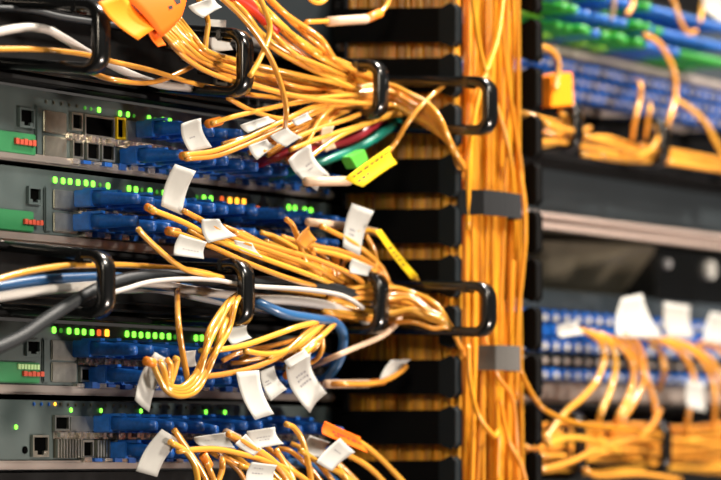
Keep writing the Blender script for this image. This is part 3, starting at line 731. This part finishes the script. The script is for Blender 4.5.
# ------------------------------------------------------------------ right rack
XR0 = 430; UR0 = FU2 + .006; UR1 = P(800, 450).x
def rz(y): return P(541, y).z
def rbox(y0, y1, w0=-150, w1=0, u0=UR0, u1=UR1): return MB().box(u0, u1, w0, w1, rz(y1), rz(y0))
# top switch
t = thing('network_switch', 'blurred switch with green and blue plugs at the top right', 'network switch', (UR0 + .2, 0, rz(52)))
mk('chassis', rbox(-24, 44), SLATE, t); mk('lower_lip', rbox(44, 54, -1, 6), PALEM, t, bevel=.002)
PMB = plug_set(BLUER, BLUE); PMG = plug_set(LIME, GREENP); PMD = plug_set(GREENP, GREENP)
UP0 = P(545, 450).x - .06
for row, (y, pat) in enumerate([(-4, 'DGBBGBBBBGBBBBBBBBBB'), (17, 'GGBBBBBBGGBDBBBBBBBB'), (34, 'DDGDBDGDGDBBBBDDDDDD')]):
    for i, ch in enumerate(pat):
        u = UP0 + i * .0155
        if u > UR1 - .02 or u < UR0 + .008: continue
        ms = {'G': PMG, 'D': PMD, 'B': PMB}[ch]
        cn = {'G': 'lime green', 'D': 'dark green', 'B': 'blue'}[ch]
        put_plug(u, rz(y), 0.5 + (5 if ch == 'G' else 0), cn + ' plug in the ' + ['top', 'middle', 'bottom'][row] + ' row of the upper right switch', 'fibre plug', cn + ' plugs, ' + ['top', 'middle', 'bottom'][row] + ' row, upper right switch', ms)
# patch panel below it
t = thing('patch_bay', 'blue packed patch panel below the green plugs at right', 'patch panel', (UR0 + .2, 0, rz(106)))
mk('panel', rbox(55, 107), NAVY, t); mk('lower_lip', rbox(100, 107, 0, 5), PALEM, t, bevel=.001)
for r_, y in enumerate((66, 80, 93)):
    for i in range(44):
        u = UR0 + .012 + i * .0135
        if u > UR1 - .01: continue
        f = mk('jack', MB().box(u - .0055, u + .0055, 0, 16, rz(y) - .0045, rz(y) + .0045), BLUER if (i + r_) % 3 else NAVY, t, bevel=.001)
        mk('contact', MB().box(u - .0022, u + .0022, 16, 17.5, rz(y) - .002, rz(y) + .002), PALEM, f)
# right upper ring manager
t = thing('cable_manager', 'blurred black ring manager under the blue patch panel', 'cable manager', (UR0 + .2, 0, rz(168)))
mk('panel', rbox(108, 168, -4, 0), PANELB, t); mk('lower_flange', rbox(158, 168, 0, 30), PANELB, t, bevel=.003)
for (x, a, b) in [(577, 104, 148), (664, 120, 163), (752, 134, 178)]:
    ring(t, x, a, b, -.02, .02, 60, .0055, .003)
for k, pts in enumerate([
    [(500, 108, 30), (540, 118, 55), (565, 125, 50), (590, 140, 40), (640, 152, 45), (665, 150, 40), (730, 162, 40)],
    [(530, 130, 40), (560, 134, 52), (580, 138, 45), (610, 138, 45), (650, 152, 42), (700, 158, 40), (740, 166, 40)],
    [(535, 142, 50), (562, 142, 54), (600, 150, 48), (640, 158, 48), (680, 160, 45), (740, 172, 45)],
    [(560, 112, 52), (568, 122, 52), (560, 140, 50), (540, 146, 40)],
    [(585, 136, 58), (606, 142, 60), (628, 150, 60), (660, 156, 50)],
    [(600, 156, 54), (630, 158, 56), (648, 152, 58), (658, 136, 56), (650, 120, 30)],
    [(582, 154, 52), (620, 160, 52), (662, 162, 50), (720, 170, 50)],
    [(640, 145, 50), (668, 158, 50), (700, 164, 52), (740, 170, 52)],
    [(545, 125, 58), (560, 128, 60), (575, 131, 58), (590, 128, 50)],
    [(668, 162, 54), (700, 167, 56), (735, 172, 56)]]):
    cable('blurred yellow cable lying in the upper right ring manager', pts, ORANGE, 2.1, group='cables in the upper right manager')
for pts, lab in [
    ([(664, -12), (673, 0), (680, 20), (688, 33), (696, 31)], 'yellow cable bending to a plug at the top right among the green plugs'),
    ([(645, 35), (655, 40), (664, 50), (674, 72), (675, 98), (668, 124), (664, 140, 45)], 'yellow cable looping down across the blue patch panel at right'),
    ([(634, 80, 20), (640, 84), (640, 98), (635, 120), (632, 140, 45)], 'short yellow cable bending down from the patch panel into the manager'),
    ([(648, 102, 20), (650, 106), (648, 120), (645, 140, 45)], 'stubby yellow cable beside the short bent one below the patch panel'),
    ([(675, 99), (692, 110), (705, 122), (714, 138), (726, 160)], 'yellow cable branching right and down from the patch panel'),
    ([(612, -12), (614, 2), (611, 18, 50)], 'pale end of a cable hanging at the top right'),
    ([(634, -8), (632, 6), (627, 14)], 'short yellow cable end at the top right'),
    ([(700, 22), (702, 8), (706, -8)], 'yellow cable at the very top right beside the white label')]:
    cable(lab, pts, SLEEVE if 'pale' in lab else ORANGE, 2.0, 62)
cable('yellow cable bending into the orange plug left of the patch panel', [(541, 46), (551, 50), (558, 60), (558, 74), (555, 90)], ORANGE, 2, 62, parts=(blockp([(552, 76), (572, 72), (574, 105), (551, 107)], 60, 14, OTAG2, 'plug_body'),))
cable('cable with large white label at the top right corner', [(706, -10), (712, 0), (726, 10)], ORANGE, 2, 62, parts=(L([(703, -4), (724, -8), (728, 26), (708, 12)], 66, 2),))
# slate blank panel with bright shelf edge
t = thing('blank_panel', 'slate grey blank panel in the right rack', 'panel', (UR0 + .2, 0, rz(216)))
mk('panel', rbox(169, 216, -20, 4), SLATE, t)
t = thing('rack_shelf', 'shelf with bright pale metal edge below the slate panel', 'shelf', (UR0 + .2, 0, rz(229)))
mk('tray', rbox(217, 229, -200, 4), BRONZE, t)
mk('front_edge', MB().box(UR0, P(718, 450).x, 4, 20, rz(219.5), rz(216)).box(UR0, P(718, 450).x, 4, 12, rz(229), rz(223)), SHELF, t, bevel=.0012)
t = thing('server', 'dark server with bronze front and round white button under the bright shelf', 'server', (UR0 + .2, 0, rz(288)))
mk('chassis', rbox(230, 288, -200, -30), BRONZE, t)
mk('sloped_cover', MB().hexa([P(520, 284, -28), P(652, 296, -28), P(652, 296, -30), P(520, 284, -30), P(520, 240, -20), P(655, 245, 4), P(655, 245, -30), P(520, 240, -30)]), BRONZE, t)
mk('bezel', MB().fbox(655, 246, 800, 304, -30, 2), BLACK, t, bevel=.002)
bz = P(706, 270); mk('button', MB().disc_rod((bz.x, -.002, bz.z), (0, -1, 0), .0075, .004, 20), WHITE, t)
bz = P(664, 264); mk('lamp', MB().disc_rod((bz.x, -.002, bz.z), (0, -1, 0), .0035, .003, 16), LGJ, t)
# switches in the lower right
t = thing('network_switch', 'blurred switch with rows of blue and white ports at the lower right', 'network switch', (UR0 + .2, 0, rz(400)))
mk('chassis', rbox(289, 402), SLATE, t)
mk('top_strip', rbox(291, 309, 0, 3), SLATE, t)
for r_, (y, hh, mm, m2) in enumerate([(317, 6, BLUER, WHITE), (331, 6, BLUE, BLUER), (345, 6, BLUER, WHITE), (360, 5, GJ, PALEM), (374, 5, BLUE, WHITE)]):
    for i in range(44):
        u = UR0 + .012 + i * .018
        if u > UR1 - .01: continue
        a = P(541, y - hh).z; b = P(541, y + hh).z
        f = mk('port', MB().box(u - .0072, u + .0072, 0, 14, b, a), mm, t, bevel=.001)
        mk('latch', MB().box(u - .0035, u + .0035, 14, 16, b + .001, b + (a - b) * .62), m2, f)
mk('lower_lip', rbox(382, 402, 0, 8), PALEM, t, bevel=.003)
G = 'cables drooping from the lower right switch'
for pts, lab in [
    ([(577, 330), (587, 332), (600, 342), (604, 358), (597, 380), (582, 398), (566, 412), (545, 440)], 'yellow cable drooping far left from the lower right switch'),
    ([(590, 332), (603, 338), (613, 350), (615, 370), (609, 394), (600, 416), (598, 440, 40)], 'second drooping yellow cable from the left at the lower right switch'),
    ([(600, 334), (614, 341), (630, 358), (633, 378), (628, 398), (618, 418), (610, 440, 40)], 'third drooping yellow cable from the left at the lower right switch'),
    ([(620, 333), (632, 338), (642, 354), (645, 374), (651, 392), (656, 414), (655, 440, 40)], 'yellow cable drooping right beneath the big white label'),
    ([(616, 336), (628, 344), (640, 366), (642, 384), (634, 402), (622, 420)], 'yellow cable crossing behind the one beneath the big white label'),
    ([(640, 336), (658, 340), (680, 352), (692, 372), (694, 396), (688, 418), (690, 440, 40)], 'yellow cable arching from the middle labels down past the small white label'),
    ([(655, 338), (675, 342), (700, 358), (712, 380), (715, 404), (714, 430, 40)], 'yellow cable arching widest at the lower right'),
    ([(668, 340), (690, 346), (712, 362), (724, 390), (728, 430, 40)], 'yellow cable arching out of the right edge'),
    ([(700, 343), (716, 347), (735, 362)], 'short yellow cable leaving at the right edge below the white label'),
    ([(650, 345, 40), (660, 352, 50), (664, 372, 50), (658, 390, 40)], 'thin tan cable behind the arching ones')]:
    parts = ()
    if 'far left' in lab: parts = (L([(557, 326), (577, 321), (584, 334), (560, 338)], 66, 1.5),)
    if 'big white label' in lab and 'right beneath' in lab: parts = (L([(622, 298), (642, 294), (664, 305), (663, 338), (617, 337)][:2] + [(664, 338), (617, 337)], [60, 60, 66, 66], 3),)
    if 'middle labels' in lab: parts = (L([(664, 302), (690, 306), (694, 338), (668, 338)], 58, 2, SLEEVE2) if False else L([(664, 302), (690, 306), (694, 338), (668, 338)], 58, 2), L([(687, 381), (705, 384), (706, 412), (688, 408)], 72, 1.5))
    if 'right edge below' in lab: parts = (L([(711, 312), (730, 316), (730, 346), (704, 342)], 66, 2),)
    cable(lab, pts, ORANGE, 2.3, 62, parts=parts)
t = thing('cable_manager', 'blurred black ring manager full of cables at the bottom right corner', 'cable manager', (UR0 + .2, 0, rz(480)))
mk('panel', rbox(404, 470, -4, 0), PANELB, t); mk('upper_flange', rbox(404, 412, 0, 16), PANELB, t, bevel=.003)
for (x, a, b) in [(666, 424, 470), (580, 414, 476), (752, 430, 470)]:
    ring(t, x, a, b, 0, 0, 62, .0055, .003)
for k in range(21):
    y = 427 + 2.0 * k; q = J(9)
    cable('blurred yellow cable crowded in the bottom right ring manager', [(520 + J(8), y + 6 + J(12), 40 + q), (560 + J(10), y + J(8), 44 + J(12)), (600 + J(10), y + J(6), 42 + J(14)), (640 + J(8), y - 1 + J(5), 40 + J(12)), (690 + J(10), y + J(7), 42 + J(12)), (740, y + J(10), 42)], ORANGE, random.uniform(1.6, 2.2), group='cables crowded in the bottom right manager')
for pts, lab in [([(541, 470), (570, 462), (600, 448), (630, 440), (650, 428), (660, 410, 60)], 'yellow cable sweeping up left to right over the bottom right manager'),
                 ([(548, 445), (566, 438), (590, 440), (620, 452)], 'short yellow cable bowed over the bottom right manager'),
                 ([(585, 470), (600, 476), (640, 474), (680, 480)], 'pale yellow cable along the bottom edge right')]:
    cable(lab, pts, ORANGE, 2.3, 76)

# ------------------------------------------------------------------ lights, world, camera
def area(name, loc, target, size, power, col, sy=None):
    l = bpy.data.lights.new(name, 'AREA'); l.energy = power; l.color = col; l.size = size
    if sy: l.shape = 'RECTANGLE'; l.size_y = sy
    o = bpy.data.objects.new(name, l); COL.objects.link(o); o.location = loc
    o.rotation_euler = (Vector(target) - Vector(loc)).to_track_quat('-Z', 'Y').to_euler()
    return o
C0 = P(330, 240, 40)
area('aisle_light_warm', C0 + Vector((.25, -1.35, .95)), C0 + Vector((.1, 0, 0)), .22, 36, (1, .90, .76))
area('overhead_light', C0 + Vector((.55, -.42, 1.15)), C0 + Vector((.0, 0, 0)), .2, 46, (1, .92, .82))
area('aisle_light_low', C0 + Vector((.6, -1.3, -.65)), C0 + Vector((.2, 0, 0)), .24, 24, (1, .84, .72))
area('added_cool_fill', C0 + Vector((-1.0, -1.6, 1.1)), C0 + Vector((-.2, 0, 0)), .7, 6, (.78, .97, 1))  # cool fill added from upper left, not a known ceiling lamp
area('added_slot_fill', C0 + Vector((-1.7, -.75, .45)), C0 + Vector((.1, 0, 0)), .3, 12, (1, .86, .66))  # added grazing fill that brightens the bundle behind the finger slots
w = bpy.data.worlds.new('dim_server_room'); S.world = w; w.use_nodes = True
w.node_tree.nodes['Background'].inputs[0].default_value = (.75, .85, 1, 1); w.node_tree.nodes['Background'].inputs[1].default_value = .05
cd = bpy.data.cameras.new('camera'); cam = bpy.data.objects.new('camera', cd); COL.objects.link(cam)
cam.location = CAM; cam.rotation_euler = D.to_track_quat('-Z', 'Y').to_euler()
cd.sensor_width = 36; cd.lens = FPX / 721 * 36; cd.shift_y = (HOR - 240) / 721; cd.clip_start = .05; cd.clip_end = 20
cd.dof.use_dof = True; cd.dof.focus_distance = (P(190, 240, 60) - CAM).dot(D); cd.dof.aperture_fstop = 7.2
S.camera = cam
S.view_settings.view_transform = 'Standard'; S.view_settings.look = 'None'; S.view_settings.gamma = 1; S.view_settings.use_curve_mapping = False
S.view_settings.exposure = 0.08
